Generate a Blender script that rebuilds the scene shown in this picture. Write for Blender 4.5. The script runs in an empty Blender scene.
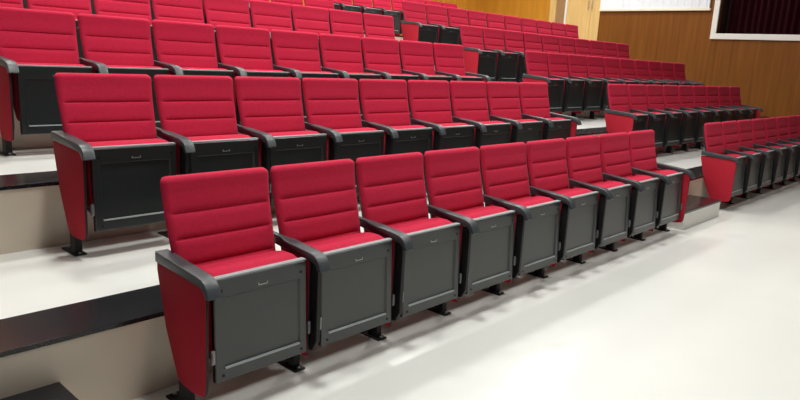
import bpy, bmesh, math, random
from mathutils import Matrix, Vector
random.seed(4)
scene = bpy.context.scene
COL = scene.collection

# ------------------------------------------------------------------ camera
cam_d = bpy.data.cameras.new('camera'); cam = bpy.data.objects.new('camera', cam_d); COL.objects.link(cam)
cam_d.sensor_width = 36.0; cam_d.sensor_fit = 'HORIZONTAL'; cam_d.lens = 669.36 / 800 * 36
cam_d.clip_start = 0.05; cam_d.clip_end = 200
yaw, pitch, roll = 0.8285, -0.2094, 0.0553
f = Vector((math.sin(yaw)*math.cos(pitch), math.cos(yaw)*math.cos(pitch), math.sin(pitch)))
r0 = Vector((math.cos(yaw), -math.sin(yaw), 0)); u0 = r0.cross(f)
rr = math.cos(roll)*r0 + math.sin(roll)*u0; uu = math.cos(roll)*u0 - math.sin(roll)*r0
M = Matrix((rr, uu, -f)).transposed().to_4x4(); M.translation = Vector((-1.3306, -2.3686, 1.4932))
cam.matrix_world = M
scene.camera = cam

# ------------------------------------------------------------------ world and exposure
w = bpy.data.worlds.new('world'); scene.world = w; w.use_nodes = True
w.node_tree.nodes['Background'].inputs[0].default_value = (1, 1, 1, 1)
w.node_tree.nodes['Background'].inputs[1].default_value = 0.3
vs = scene.view_settings
vs.view_transform = 'Standard'; vs.look = 'None'; vs.gamma = 1.0; vs.use_curve_mapping = False
vs.exposure = 0.0
LIGHT_W = 92.0        # watts of each ceiling luminaire
LIGHT_Z = 5.6

# ------------------------------------------------------------------ measures
S = 0.56; D = 1.2377; H = 0.364; NY = 0.209
LEVEL = [0.0, H, 2*H, 3*H-0.026, 4*H-0.02, 5*H+0.015]
XL, XR, YF, YB, ZC = -4.2, 13.75, -9.0, 8.8, 5.7

# ------------------------------------------------------------------ materials
def mat(name, col, rough=0.5, spec=0.5, metal=0.0, noise=None, bump=None, emit=None, sheen=0.0, coat=0.0):
    m = bpy.data.materials.new(name); m.use_nodes = True
    nt = m.node_tree; b = nt.nodes['Principled BSDF']
    b.inputs['Base Color'].default_value = (*col, 1)
    b.inputs['Roughness'].default_value = rough
    b.inputs['Specular IOR Level'].default_value = spec
    b.inputs['Metallic'].default_value = metal
    b.inputs['Sheen Weight'].default_value = sheen
    b.inputs['Coat Weight'].default_value = coat
    if emit: 
        b.inputs['Emission Color'].default_value = (*emit[0], 1); b.inputs['Emission Strength'].default_value = emit[1]
    tc = nt.nodes.new('ShaderNodeTexCoord')
    if noise:
        scale, amt, stretch = noise
        mp = nt.nodes.new('ShaderNodeMapping'); mp.inputs['Scale'].default_value = stretch
        nt.links.new(tc.outputs['Object'], mp.inputs[0])
        n = nt.nodes.new('ShaderNodeTexNoise'); n.inputs['Scale'].default_value = scale; n.inputs['Detail'].default_value = 5
        nt.links.new(mp.outputs[0], n.inputs['Vector'])
        cr = nt.nodes.new('ShaderNodeValToRGB')
        cr.color_ramp.elements[0].position = 0.3; cr.color_ramp.elements[1].position = 0.7
        cr.color_ramp.elements[0].color = (*[c*(1-amt) for c in col], 1)
        cr.color_ramp.elements[1].color = (*[min(1, c*(1+amt)) for c in col], 1)
        nt.links.new(n.outputs['Fac'], cr.inputs[0]); nt.links.new(cr.outputs[0], b.inputs['Base Color'])
    if bump:
        scale, st, dist = bump
        n2 = nt.nodes.new('ShaderNodeTexNoise'); n2.inputs['Scale'].default_value = scale; n2.inputs['Detail'].default_value = 2
        nt.links.new(tc.outputs['Object'], n2.inputs['Vector'])
        bp = nt.nodes.new('ShaderNodeBump'); bp.inputs['Strength'].default_value = st; bp.inputs['Distance'].default_value = dist
        nt.links.new(n2.outputs['Fac'], bp.inputs['Height']); nt.links.new(bp.outputs[0], b.inputs['Normal'])
    return m
RED = mat('red fabric', (0.50, 0.014, 0.050), 0.9, 0.2, noise=(60, 0.08, (1, 1, 1)), bump=(900, 0.25, 0.001), sheen=0.03)
SIDE = mat('shaded red side cloth', (0.39, 0.008, 0.024), 0.8, 0.3, bump=(900, 0.2, 0.001))  # darker than the seat red: shade on the side faces painted in
SHELL = mat('charcoal plastic shell', (0.007, 0.0105, 0.0110), 0.34, 0.9, bump=(700, 0.12, 0.0006))
ARM = mat('dark grey armrest plastic', (0.040, 0.047, 0.053), 0.42, 0.55, bump=(700, 0.1, 0.0006))
STEEL = mat('black powder coated steel', (0.010, 0.009, 0.010), 0.5, 0.3)
CHROME = mat('bright metal', (0.6, 0.6, 0.6), 0.3, 0.5, 1.0)
GRANITE = mat('black granite', (0.012, 0.012, 0.014), 0.2, 0.4, noise=(90, 0.5, (1, 1, 1)))
RISER = mat('beige stone riser', (0.66, 0.575, 0.465), 0.35, 0.5, noise=(1.6, 0.07, (1, 1, 1)))
WHITE = mat('white trim paint', (0.80, 0.79, 0.75), 0.4)
CEIL = mat('ceiling paint', (0.5, 0.5, 0.49), 0.8)
DARKW = mat('dark acoustic wall', (0.12, 0.12, 0.13), 0.8)
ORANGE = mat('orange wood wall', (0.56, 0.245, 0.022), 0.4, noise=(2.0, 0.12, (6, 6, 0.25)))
PALE = mat('pale oak', (0.68, 0.46, 0.18), 0.4, noise=(5.0, 0.10, (6, 6, 0.35)))
DPALE = mat('grey brown wood', (0.33, 0.19, 0.09), 0.45, noise=(5.0, 0.1, (6, 6, 0.35)))
CURTAIN = mat('dark red velvet', (0.045, 0.003, 0.008), 0.9, 0.2)
LAMP = mat('luminaire diffuser', (0.9, 0.9, 0.9), 0.5, emit=((0.95, 1, 0.98), 9.0))

def floor_mat():
    m = mat('polished white floor', (0.72, 0.72, 0.69), 0.3, 0.5)
    nt = m.node_tree; b = nt.nodes['Principled BSDF']
    tc = nt.nodes.new('ShaderNodeTexCoord')
    n = nt.nodes.new('ShaderNodeTexNoise'); n.inputs['Scale'].default_value = 0.7; n.inputs['Detail'].default_value = 3
    nt.links.new(tc.outputs['Object'], n.inputs['Vector'])
    cr = nt.nodes.new('ShaderNodeValToRGB')
    cr.color_ramp.elements[0].position = 0.35; cr.color_ramp.elements[1].position = 0.7
    cr.color_ramp.elements[0].color = (0.70, 0.70, 0.67, 1); cr.color_ramp.elements[1].color = (0.75, 0.75, 0.72, 1)
    nt.links.new(n.outputs['Fac'], cr.inputs[0]); nt.links.new(cr.outputs[0], b.inputs['Base Color'])
    n3 = nt.nodes.new('ShaderNodeTexNoise'); n3.inputs['Scale'].default_value = 2.5
    nt.links.new(tc.outputs['Object'], n3.inputs['Vector'])
    bp = nt.nodes.new('ShaderNodeBump'); bp.inputs['Strength'].default_value = 0.05; bp.inputs['Distance'].default_value = 0.02
    nt.links.new(n3.outputs['Fac'], bp.inputs['Height']); nt.links.new(bp.outputs[0], b.inputs['Normal'])
    return m
FLOOR = floor_mat()

def wall_wood():
    # brown wood veneer in upright boards
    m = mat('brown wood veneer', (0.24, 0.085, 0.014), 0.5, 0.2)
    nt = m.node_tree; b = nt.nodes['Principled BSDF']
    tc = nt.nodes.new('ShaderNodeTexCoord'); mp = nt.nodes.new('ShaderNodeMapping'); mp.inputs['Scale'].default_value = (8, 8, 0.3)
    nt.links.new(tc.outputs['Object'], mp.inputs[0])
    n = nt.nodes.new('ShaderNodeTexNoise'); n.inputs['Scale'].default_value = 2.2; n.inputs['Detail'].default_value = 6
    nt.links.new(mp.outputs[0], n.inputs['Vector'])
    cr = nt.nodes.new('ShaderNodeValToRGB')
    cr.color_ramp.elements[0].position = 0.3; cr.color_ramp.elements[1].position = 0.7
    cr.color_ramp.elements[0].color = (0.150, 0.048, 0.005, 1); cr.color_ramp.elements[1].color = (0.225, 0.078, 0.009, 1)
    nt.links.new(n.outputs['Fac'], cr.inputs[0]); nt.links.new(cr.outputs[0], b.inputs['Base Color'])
    return m
WOOD = wall_wood()

# ------------------------------------------------------------------ mesh helpers
def box(bm, x0, x1, y0, y1, z0, z1, bev=0.0, mi=0):
    vs_ = [bm.verts.new((x, y, z)) for z in (z0, z1) for y in (y0, y1) for x in (x0, x1)]
    fs = [bm.faces.new([vs_[i] for i in q]) for q in ((0,2,3,1),(4,5,7,6),(0,1,5,4),(2,6,7,3),(0,4,6,2),(1,3,7,5))]
    for q in fs: q.material_index = mi
    if bev:
        es = list({e for q in fs for e in q.edges})
        res = bmesh.ops.bevel(bm, geom=es, offset=bev, segments=2, profile=0.5, affect='EDGES', clamp_overlap=True)
        for q in res['faces']: q.material_index = mi
    return fs
def prism(bm, prof, x0, x1, bev=0.0, seg=2):
    # prof: closed outline of (y, z) points, extruded along x
    a = [bm.verts.new((x0, y, z)) for y, z in prof]; b = [bm.verts.new((x1, y, z)) for y, z in prof]
    n = len(prof)
    fs = [bm.faces.new(a), bm.faces.new(b[::-1])]
    for i in range(n): fs.append(bm.faces.new((a[i], b[i], b[(i+1) % n], a[(i+1) % n])))
    bmesh.ops.recalc_face_normals(bm, faces=fs)
    if bev:
        es = list(fs[0].edges) + list(fs[1].edges)
        bmesh.ops.bevel(bm, geom=es, offset=bev, segments=seg, profile=0.5, affect='EDGES', clamp_overlap=True)
def build(name, bm, mats, parent=None, smooth=False, loc=None):
    bmesh.ops.recalc_face_normals(bm, faces=bm.faces)
    me = bpy.data.meshes.new(name); bm.to_mesh(me); bm.free()
    for m in (mats if isinstance(mats, (list, tuple)) else [mats]): me.materials.append(m)
    if smooth:
        for p in me.polygons: p.use_smooth = True
        me.set_sharp_from_angle(angle=math.radians(smooth if smooth is not True else 40))
    o = bpy.data.objects.new(name, me); COL.objects.link(o)
    if parent: o.parent = parent
    if loc: o.location = loc
    return o
def struct(o): o['kind'] = 'structure'; return o
def sbox(name, m, *a, bev=0.0):
    bm = bmesh.new(); box(bm, *a, bev=bev); return struct(build(name, bm, m))
def thing(name, label, cat, loc=(0, 0, 0), rotz=0.0, group=None):
    o = bpy.data.objects.new(name, None); COL.objects.link(o); o.empty_display_size = 0.1
    o.location = loc; o.rotation_euler = (0, 0, rotz); o['label'] = label; o['category'] = cat
    if group: o['group'] = group
    return o

# ------------------------------------------------------------------ the hall
sbox('floor', FLOOR, XL, XR, YF, NY, -0.1, 0.0)
sbox('ceiling', CEIL, XL, XR, YF, YB, ZC, ZC+0.1)
sbox('wall_left', DARKW, XL-0.15, XL, YF, YB, -0.1, ZC)
sbox('wall_front', DARKW, XL, XR, YF-0.15, YF, -0.1, ZC)
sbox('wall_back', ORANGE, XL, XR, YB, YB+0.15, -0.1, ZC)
# right side wall: wood with an opening for the curtained window, then the exit doors, then orange wood
WY0, WY1, WZ0, WZ1 = -0.6, 2.72, 2.345, 4.0
bm = bmesh.new()
box(bm, XR, XR+0.15, YF, WY0, -0.1, ZC); box(bm, XR, XR+0.15, WY1, 5.42, -0.1, ZC)
box(bm, XR, XR+0.15, WY0, WY1, -0.1, WZ0); box(bm, XR, XR+0.15, WY0, WY1, WZ1, ZC)
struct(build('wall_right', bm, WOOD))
sbox('wall_right_rear', ORANGE, XR, XR+0.15, 6.77, YB, -0.1, ZC)  # same wall carried on; its brighter light is put into this orange
sbox('wall_right_over_doors', WOOD, XR, XR+0.15, 5.42, 6.77, LEVEL[5]+2.3, ZC)
sbox('wall_right_under_doors', WOOD, XR, XR+0.15, 5.42, 6.77, -0.1, LEVEL[5]-0.002)
sbox('trim_1', PALE, XR-0.02, XR+0.15, 6.60, 6.77, LEVEL[5], LEVEL[5]+2.3)
sbox('trim_2', DPALE, XR+0.03, XR+0.15, 6.345, 6.60, LEVEL[5], LEVEL[5]+2.3)
sbox('trim_3', WHITE, XR-0.015, XR+0.15, 6.30, 6.345, LEVEL[5], LEVEL[5]+2.3)
for i, (a, b_, m, hy) in enumerate(((5.42, 5.66, PALE, 5.625), (5.665, 6.30, PALE, 5.72))):
    d = sbox('door_%d' % (i+1), m, XR+0.01, XR+0.05, a, b_, LEVEL[5]+0.005, LEVEL[5]+2.295, bev=0.003)
    bm = bmesh.new()
    box(bm, XR-0.045, XR-0.03, hy-0.011, hy+0.011, 2.87, 3.13, bev=0.005)
    for z in (2.89, 3.10): box(bm, XR-0.04, XR+0.012, hy-0.008, hy+0.008, z-0.008, z+0.008)
    build('door_handle', bm, CHROME, d)
# bright white upper panel with upright ribs and a cream ledge
bm = bmesh.new(); box(bm, XR-0.045, XR-0.001, 2.93, 5.41, 2.86, ZC-0.002)
for k in range(16): box(bm, XR-0.052, XR-0.044, 2.99+k*0.155, 3.0+k*0.155, 2.87, ZC-0.01)
struct(build('trim_4', bm, mat('white wall panel', (0.78, 0.82, 0.88), 0.5)))
sbox('trim_5', mat('cream ledge paint', (0.85, 0.78, 0.62), 0.5), XR-0.07, XR-0.001, 2.9, 5.41, 2.81, 2.86, bev=0.004)
# window frame of the side opening and the curtain in it
bm = bmesh.new()
a0, a1, b0, b1 = WY0-0.11, WY1+0.11, WZ0-0.115, WZ1+0.1
box(bm, XR-0.05, XR+0.02, a0, a1, b0, WZ0, bev=0.006); box(bm, XR-0.05, XR+0.02, a0, a1, WZ1, b1, bev=0.006)
box(bm, XR-0.05, XR+0.02, a0, WY0, WZ0, WZ1, bev=0.006); box(bm, XR-0.05, XR+0.02, WY1, a1, WZ0, WZ1, bev=0.006)
struct(build('window_1', bm, WHITE))
sbox('wall_right_box', mat('dark recess', (0.05, 0.02, 0.015), 0.8), XR+0.6, XR+0.65, WY0-0.3, WY1+0.3, WZ0-0.3, WZ1+0.3)
bm = bmesh.new(); box(bm, XR+0.15, XR+0.6, WY1+0.02, WY1+0.06, WZ0-0.3, WZ1+0.3); box(bm, XR+0.15, XR+0.6, WY0-0.06, WY0-0.02, WZ0-0.3, WZ1+0.3)
box(bm, XR+0.15, XR+0.6, WY0-0.06, WY1+0.06, WZ0-0.34, WZ0-0.3); box(bm, XR+0.15, XR+0.6, WY0-0.06, WY1+0.06, WZ1+0.3, WZ1+0.34)
struct(build('wall_right_reveal', bm, bpy.data.materials['dark recess']))
bm = bmesh.new(); N = 260; vv = []
for z in (WZ0-0.28, WZ1+0.28):
    vv.append([bm.verts.new((XR+0.3+0.035*math.sin(i*0.62)+0.02*math.sin(i*0.17+1), WY0+(WY1-0.12-WY0)*i/N, z)) for i in range(N+1)])
for i in range(N): bm.faces.new((vv[0][i], vv[0][i+1], vv[1][i+1], vv[1][i]))
bmesh.ops.solidify(bm, geom=bm.faces[:], thickness=0.006)
c = build('curtain', bm, CURTAIN, smooth=60); c['label'] = 'dark red velvet curtain hanging behind the white framed side window'; c['category'] = 'curtain'

# terraces: white tops, beige risers, black stone edge
AX = [(-1.75, -0.435), (5.2, 6.225)]                      # stair widths in the two aisles
for r in range(1, 6):
    y0 = NY + (r-1)*D; y1 = (NY + r*D) if r < 5 else YB
    bm = bmesh.new()
    box(bm, XL, XR, y0, y0+0.03, (LEVEL[r-1] if r > 1 else -0.1)-0.001, LEVEL[r]-0.021, mi=1)
    box(bm, XL, XR, y0+0.32, y1, -0.1, LEVEL[r], mi=0)
    box(bm, XL, XR, y0+0.03, y0+0.32, -0.1, LEVEL[r]-0.021, mi=0)
    struct(build('floor_terrace', bm, [FLOOR, RISER]))
    sbox('trim_%d' % (5+r), GRANITE, XL, XR, y0-0.006, y0+0.32, LEVEL[r]-0.02, LEVEL[r]+0.001, bev=0.002)
    zs = (LEVEL[r-1]+LEVEL[r])/2
    for k, (xa, xb) in enumerate(AX):
        dep = 0.19 if k == 0 else 0.33
        bm = bmesh.new()
        box(bm, xa, xb, y0-dep+0.004, y0-0.001, LEVEL[r-1], zs-0.02, mi=1 if k == 0 else 2)
        box(bm, xa, xb, y0-dep, y0-0.001, zs-0.02, zs, bev=0.002, mi=0)
        struct(build('floor_aisle_step', bm, [GRANITE, RISER, WHITE]))

# ceiling luminaires: flush panels that light the hall
def luminaire(x, y, k_, words):
    t = thing('ceiling_light', 'flat square ceiling light panel, ' + words, 'ceiling light', (x, y, ZC), 0, 'ceiling lights')
    bm = bmesh.new()
    for a in ((-0.34, 0.34, -0.34, -0.3), (-0.34, 0.34, 0.3, 0.34), (-0.34, -0.3, -0.3, 0.3), (0.3, 0.34, -0.3, 0.3)): box(bm, *a, -0.05, 0.0)
    build('frame', bm, WHITE, t)
    bm = bmesh.new(); box(bm, -0.3, 0.3, -0.3, 0.3, -0.04, -0.01); build('diffuser', bm, LAMP, t)
    ld = bpy.data.lights.new('lamp', 'AREA'); ld.shape = 'SQUARE'; ld.size = 0.55; ld.energy = LIGHT_W*k_; ld.color = (1.0, 1.0, 0.955)
    lo = bpy.data.objects.new('lamp', ld); COL.objects.link(lo); lo.parent = t; lo.location = (0, 0, -0.06)
SPOTS = [(0.6, -2.6, 0.42, 'above the open floor near the left'), (4.6, -2.4, 0.42, 'above the open floor in the middle'), (0.8, 0.1, 1.55, 'above the front row near the left'), (4.4, 0.1, 1.4, 'above the front row near the aisle'),
         (8.4, 0.9, 0.35, 'above the front row right of the aisle'), (1.2, 3.4, 1.2, 'above the upper rows near the left'), (4.8, 3.4, 1.1, 'above the upper rows by the aisle'), (8.8, 3.6, 0.8, 'above the upper rows right of the aisle'),
         (11.4, 4.8, 1.3, 'near the exit doors, added to brighten the side wall'), (1.2, 6.6, 1.0, 'above the rear walkway near the left'), (4.8, 6.6, 1.0, 'above the rear walkway by the aisle'), (8.8, 6.8, 1.0, 'above the rear walkway at the right')]  # unseen panel by the exit doors is added to brighten the wall there
for x, y, k_, t_ in SPOTS: luminaire(x, y, k_, t_)

# ------------------------------------------------------------------ the chair and its parts
def interp(pts, z):
    if z <= pts[0][0]: return pts[0][1]
    for (a, b), (c_, d_) in zip(pts, pts[1:]):
        if z <= c_: return b + (d_-b)*(z-a)/(c_-a)
    return pts[-1][1]
FRONT = [(0.40, 0.085), (0.56, 0.120), (0.61, 0.131), (0.71, 0.158), (0.80, 0.183), (0.88, 0.198), (0.952, 0.206)]
SEAMS = [0.578, 0.688, 0.795]
def sm(t): t = max(0, min(1, t)); return t*t*(3-2*t)
def inset(z): return 0.007 + 0.0115*max(0, min(1, (0.93-z)/0.30))
def cushion():
    # padded backrest: bulging bands between sewn seams, soft bolstered sides, round top corners
    bm = bmesh.new(); ZT, ZB, TH = 0.951, 0.40, 0.038
    zs = [ZB+(ZT-ZB)*i/60 for i in range(61)]
    zs += [s+e for s in SEAMS for e in (-0.006, -0.003, 0, 0.003, 0.006)]; zs += [ZT-0.004, ZT-0.001, ZT-0.014, ZT-0.022]
    zs = sorted(set(round(z, 4) for z in zs))
    tx = [0, 0.004, 0.012, 0.024, 0.036, 0.05, 0.07, 0.12, 0.2, 0.3, 0.4, 0.5]
    tx = tx + [1-t for t in tx[-2::-1]]
    F_, B_ = [], []
    for z in zs:
        R = 0.03; dz = ZT - z
        cut = R - math.sqrt(max(0, R*R-(R-dz)**2)) if dz < R else 0
        xa, xb = inset(z)+cut, S-inset(z)-cut
        fr, br = [], []
        for t in tx:
            x = xa+(xb-xa)*t; du = min(t, 1-t)*(xb-xa)
            re = 0.034
            off = 0.019*(1-math.sqrt(max(0, 1-((re-du)/re)**2))) if du < re else 0
            rt = 0.024
            offt = rt-math.sqrt(max(0, rt*rt-(rt-dz)**2)) if dz < rt else 0
            o = off+offt - 0.006*sm((0.07-abs(du-0.045)/0.5)/0.07)*0
            ms = sm((du-0.022)/0.02)
            for s in SEAMS: o += 0.0060*math.exp(-((z-s)/0.0042)**2)*ms + 0.0045*math.exp(-((z-s)/0.016)**2)*ms
            o += 0.004*ms*0 - 0.004*math.sin(math.pi*t)
            lim = TH-0.010
            fr.append(bm.verts.new((x, interp(FRONT, z)+min(o, lim), z)))
            br.append(bm.verts.new((S/2+(x-S/2)*0.94, interp(FRONT, z)+TH-min(off*0.5+offt*0.5, 0.009), z)))
        F_.append(fr); B_.append(br)
    n, m_ = len(zs), len(tx)
    for i in range(n-1):
        for j in range(m_-1):
            bm.faces.new((F_[i][j], F_[i][j+1], F_[i+1][j+1], F_[i+1][j])); bm.faces.new((B_[i][j], B_[i+1][j], B_[i+1][j+1], B_[i][j+1]))
        bm.faces.new((F_[i][0], F_[i+1][0], B_[i+1][0], B_[i][0])); bm.faces.new((F_[i][-1], B_[i][-1], B_[i+1][-1], F_[i+1][-1]))
    for j in range(m_-1):
        bm.faces.new((F_[0][j], B_[0][j], B_[0][j+1], F_[0][j+1])); bm.faces.new((F_[-1][j], F_[-1][j+1], B_[-1][j+1], B_[-1][j]))
    return bm
def back_shell():
    bm = bmesh.new()
    zs = [0.37, 0.42, 0.5, 0.56, 0.62, 0.68, 0.74, 0.8, 0.86, 0.9, 0.925]
    rows = []
    for z in zs:
        y = interp(FRONT, z)+0.038; i = inset(z)+0.020
        rows.append([[bm.verts.new((x, y+dy, z)) for x in (i, S-i)] for dy in (0.0005, 0.014)])
    for a, b in zip(rows, rows[1:]):
        bm.faces.new((a[0][0], a[0][1], b[0][1], b[0][0])); bm.faces.new((a[1][0], b[1][0], b[1][1], a[1][1]))
        bm.faces.new((a[0][0], b[0][0], b[1][0], a[1][0])); bm.faces.new((a[0][1], a[1][1], b[1][1], b[0][1]))
    for q in (rows[0], rows[-1]): bm.faces.new((q[0][0], q[0][1], q[1][1], q[1][0]))
    bmesh.ops.recalc_face_normals(bm, faces=bm.faces)
    return bm
def panel_y(z): return -0.147 + 0.021*(z-0.147)/0.435
def seat_cushion():
    bm = bmesh.new()
    prof = [(-0.112, 0.22), (-0.105, 0.575), (-0.088, 0.591), (-0.045, 0.601), (0.015, 0.600), (0.070, 0.586), (0.098, 0.564), (0.095, 0.53), (0.06, 0.42), (0.02, 0.30), (-0.04, 0.22)]
    prism(bm, prof, 0.045, 0.5145, bev=0.034, seg=5)
    return bm
def seat_panel():
    bm = bmesh.new(); X0, X1, Z0, Z1 = 0.043, 0.516, 0.147, 0.583
    us = [X0, X0+0.005, 0.084, 0.089, 0.473, 0.480, X1-0.005, X1]
    zs = [Z0, Z0+0.004, 0.198, 0.204, 0.500, 0.506, Z1-0.004, Z1]
    g = []
    for j, z in enumerate(zs):
        row = []
        for i, x in enumerate(us):
            w_ = 0.0
            if 3 <= i <= 4 and 3 <= j <= 4: w_ = 0.009
            if i in (0, 7) or j in (0, 7): w_ = max(w_, 0.004)
            row.append(bm.verts.new((x, panel_y(z)+w_, z)))
        g.append(row)
    back = [[bm.verts.new((x, panel_y(z)+0.024, z)) for x in (X0, X1)] for z in (Z0, Z1)]
    for j in range(7):
        for i in range(7): bm.faces.new((g[j][i], g[j][i+1], g[j+1][i+1], g[j+1][i]))
    box(bm, X0+0.002, X1-0.002, panel_y(Z1)+0.001, panel_y(Z1)+0.03, Z1-0.001, Z1+0.008, bev=0.002, mi=1)  # pale top lip, its glint put into the colour
    box(bm, 0.088, 0.474, panel_y(0.204)-0.003, panel_y(0.204)+0.008, 0.199, 0.206, mi=1)  # pale strip painting the ceiling light caught by the ledge
    bm.faces.new(g[0][::-1] + [back[0][0], back[0][1]]); bm.faces.new(g[7] + [back[1][1], back[1][0]])
    bm.faces.new([g[j][0] for j in range(8)] + [back[1][0], back[0][0]]); bm.faces.new([g[j][7] for j in range(7, -1, -1)] + [back[0][1], back[1][1]])
    bm.faces.new((back[0][0], back[1][0], back[1][1], back[0][1]))
    return bm
def disc(bm, x, y, z, r, t, n=12):
    a = [bm.verts.new((x+r*math.cos(k*2*math.pi/n), y, z+r*math.sin(k*2*math.pi/n))) for k in range(n)]
    b = [bm.verts.new((v.co.x, y-t, v.co.z)) for v in a]
    bm.faces.new(a); bm.faces.new(b[::-1])
    for k in range(n): bm.faces.new((a[k], a[(k+1) % n], b[(k+1) % n], b[k]))
ARMP = [(0.205, 0.642), (0.05, 0.630), (-0.12, 0.617), (-0.155, 0.611), (-0.180, 0.598), (-0.198, 0.577), (-0.212, 0.546), (-0.205, 0.540), (-0.186, 0.541),
        (-0.176, 0.560), (-0.160, 0.572), (-0.13, 0.578), (0.0, 0.585), (0.205, 0.596)]
SIDEP = [(-0.172, 0.566), (-0.181, 0.540), (-0.178, 0.19), (-0.174, 0.140), (-0.160, 0.116), (-0.12, 0.106), (-0.06, 0.101), (0.02, 0.108), (0.048, 0.128),
         (0.139, 0.320), (0.205, 0.560), (0.205, 0.590), (0.0, 0.5855), (-0.13, 0.580), (-0.158, 0.575)]
def armset_meshes():
    bm = bmesh.new(); prism(bm, ARMP, -0.032, 0.032, bev=0.006, seg=3); arm = build('armrest', bm, ARM, smooth=35)
    bm = bmesh.new(); prism(bm, [p for p in ARMP[:1]] + [(0.11, 0.635)] + ARMP[1:], -0.032, 0.032, bev=0.006, seg=3)
    for v in bm.verts: v.co.x *= 1 - 0.64*sm((v.co.y-0.07)/0.05)
    proto['inner_arm'] = build('armrest', bm, ARM, smooth=35)
    bm = bmesh.new(); prism(bm, SIDEP, -0.023, -0.010, bev=0.003, seg=2)
    bm.normal_update()
    for q in bm.faces:
        if q.normal.y < -0.6 and q.calc_center_median().y < -0.1: q.material_index = 1
    side = build('side_panel', bm, [SIDE, STEEL], smooth=35)
    bm = bmesh.new(); prism(bm, [(-0.121, 0.574)] + [(min(0.075, max(y, -0.121)), z) for y, z in SIDEP[2:9]] + [(0.078, 0.40), (0.078, 0.583), (0.0, 0.5835)], -0.023, -0.010, bev=0.003, seg=2)
    bm.normal_update()
    for q in bm.faces:
        if q.normal.y < -0.6 and q.calc_center_median().y < -0.1: q.material_index = 1
    proto['inner_side'] = build('side_panel', bm, [SIDE, STEEL], smooth=35)
    bm = bmesh.new(); prism(bm, [(-0.168, 0.560), (-0.168, 0.19), (-0.14, 0.14), (-0.03, 0.13), (0.04, 0.15), (0.078, 0.30), (0.078, 0.57)], -0.0095, 0.014, bev=0.003); proto['inner_shade_frame'] = build('side_frame', bm, STEEL)  # frame set forward so its black stands in for shade between seats
    bm = bmesh.new(); prism(bm, [(-0.105, 0.57), (-0.105, 0.19), (-0.09, 0.15), (-0.03, 0.13), (0.04, 0.15), (0.19, 0.57)], -0.0095, 0.016, bev=0.003); fr = build('side_frame', bm, STEEL)
    bm = bmesh.new(); box(bm, -0.02, 0.02, -0.02, 0.045, 0.009, 0.13, bev=0.004); leg = build('leg', bm, STEEL)
    bm = bmesh.new(); box(bm, -0.032, 0.032, -0.047, 0.135, 0.0, 0.010, bev=0.002)
    for y in (-0.032, 0.115):
        a = [bm.verts.new((0.009*math.cos(k*math.pi/4), y+0.009*math.sin(k*math.pi/4), 0.010)) for k in range(8)]
        b = [bm.verts.new((v.co.x, v.co.y, 0.016)) for v in a]; fs = [bm.faces.new(b)]
        for k in range(8): fs.append(bm.faces.new((a[k], a[(k+1) % 8], b[(k+1) % 8], b[k])))
        for q in fs: q.material_index = 1
    foot = build('foot_plate', bm, [STEEL, CHROME])
    return arm, side, fr, leg, foot
def bracket_bm(xa, xb):
    bm = bmesh.new(); box(bm, xa, xb, -0.150, -0.138, 0.235, 0.295, bev=0.002); box(bm, xa+0.003, xb-0.003, -0.139, -0.07, 0.255, 0.275, bev=0.002)
    box(bm, xa+0.004, xb-0.004, -0.154, -0.149, 0.242, 0.288, bev=0.001)
    return bm
proto = {}
proto['back'] = build('backrest', cushion(), RED, smooth=50)
proto['shell'] = build('back_shell', back_shell(), SHELL, smooth=30)
proto['seat'] = build('seat', seat_cushion(), RED, smooth=50)
proto['panel'] = build('seat_underside_panel', seat_panel(), [SHELL, mat('light grey edge highlight', (0.36, 0.39, 0.40), 0.3, 0.6)])
bm = bmesh.new(); zl = 0.527
box(bm, 0.256, 0.304, panel_y(zl)-0.003, panel_y(zl)+0.001, zl-0.005, zl-0.0025); box(bm, 0.256, 0.259, panel_y(zl)-0.003, panel_y(zl)+0.001, zl-0.0025, zl+0.006); box(bm, 0.301, 0.304, panel_y(zl)-0.003, panel_y(zl)+0.001, zl-0.0025, zl+0.006)
proto['latch'] = build('latch', bm, mat('dull metal', (0.45, 0.46, 0.46), 0.4, 0.5, 0.6))
SCREWS = []
bm = bmesh.new(); disc(bm, 0, 0, 0, 0.0065, 0.003); proto['screw'] = build('screw', bm, STEEL)
for x, z in ((0.078, 0.535), (0.484, 0.535), (0.078, 0.172), (0.484, 0.172)): SCREWS.append((x, panel_y(z)+0.0005, z))
proto['bracket'] = build('hinge_bracket', bracket_bm(0.020, 0.038), mat('grey hinge steel', (0.22, 0.22, 0.23), 0.35, 0.5, 0.7))
proto['bracket2'] = build('hinge_bracket', bracket_bm(0.519, 0.530), bpy.data.materials['grey hinge steel'])
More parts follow.
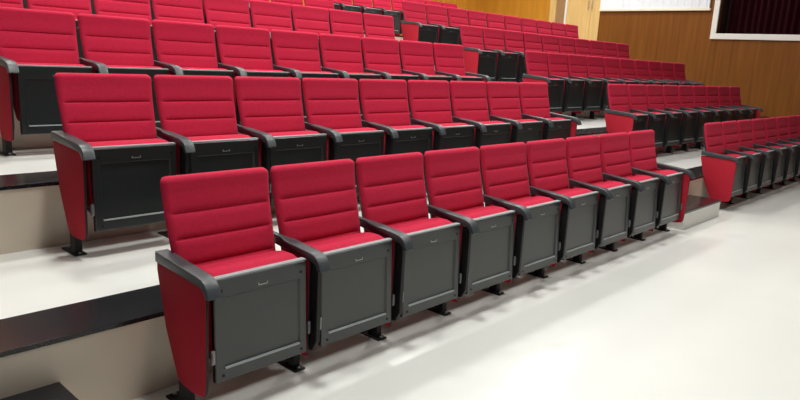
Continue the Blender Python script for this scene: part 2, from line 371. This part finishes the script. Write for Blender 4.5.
proto['arm'], proto['side'], proto['frame'], proto['leg'], proto['foot'] = armset_meshes()
for o in proto.values(): COL.objects.unlink(o)
def put(key, parent, loc=(0, 0, 0)):
    o = proto[key].copy(); COL.objects.link(o); o.parent = parent; o.location = loc; return o
def armset(root, x, inner):
    put('inner_arm' if inner else 'arm', root, (x, 0, 0)); put('inner_side' if inner else 'side', root, (x, 0, 0)); put('inner_shade_frame' if inner else 'frame', root, (x, 0, 0)); lg = put('leg', root, (x, 0, 0)); put('foot', lg)
def chair(loc, rot, label, group, first, last, near):
    t = thing('auditorium_chair', label, 'chair', loc, rot, group)
    put('back', t); put('shell', t); put('seat', t); pn = put('panel', t)
    put('latch', pn)
    if near:
        for s_ in SCREWS: put('screw', pn, s_)
        put('bracket', t); put('bracket2', t)
    armset(t, 0, not first)
    if last: armset(t, S, False)
    return t
ORD = ['first', 'second', 'third', 'fourth', 'fifth', 'sixth', 'seventh', 'eighth', 'ninth', 'tenth']
ROWW = ['front row', 'second row', 'third row', 'fourth row', 'fifth row', 'rearmost row']
def seat_row(x0, y0, z, rot, n, block, r, near):
    group = 'folding chairs in the %s of the %s block' % (ROWW[r], block)
    for i in range(n):
        x = x0 + i*S*math.cos(rot); y = y0 + i*S*math.sin(rot)
        if i == 0: which = 'leftmost chair'
        elif i == n-1: which = 'rightmost chair'
        else: which = '%s chair from left' % ORD[i]
        side = 'near block' if block == 'left' else 'block across the aisle'
        chair((x, y, z), 0.0, 'red folded %s in the %s, %s' % (which, ROWW[r], side), group, i == 0, i == n-1, near)
for r, xo in enumerate((0, 0.052, 0.119, 0.182, 0.20)):
    seat_row(xo, r*D, LEVEL[r], 0, 9, 'left', r, r < 2)
TH = -0.0102
for r, (xo, n, y) in enumerate(((6.60, 9, 0.0652), (6.62, 9, None), (6.602, 10, None), (6.71, 10, None), (6.76, 10, None), (7.0, 8, 7.72))):
    y = y if y is not None else 0.0652 + r*D
    seat_row(xo, y, LEVEL[r], TH, n, 'right', r, False)
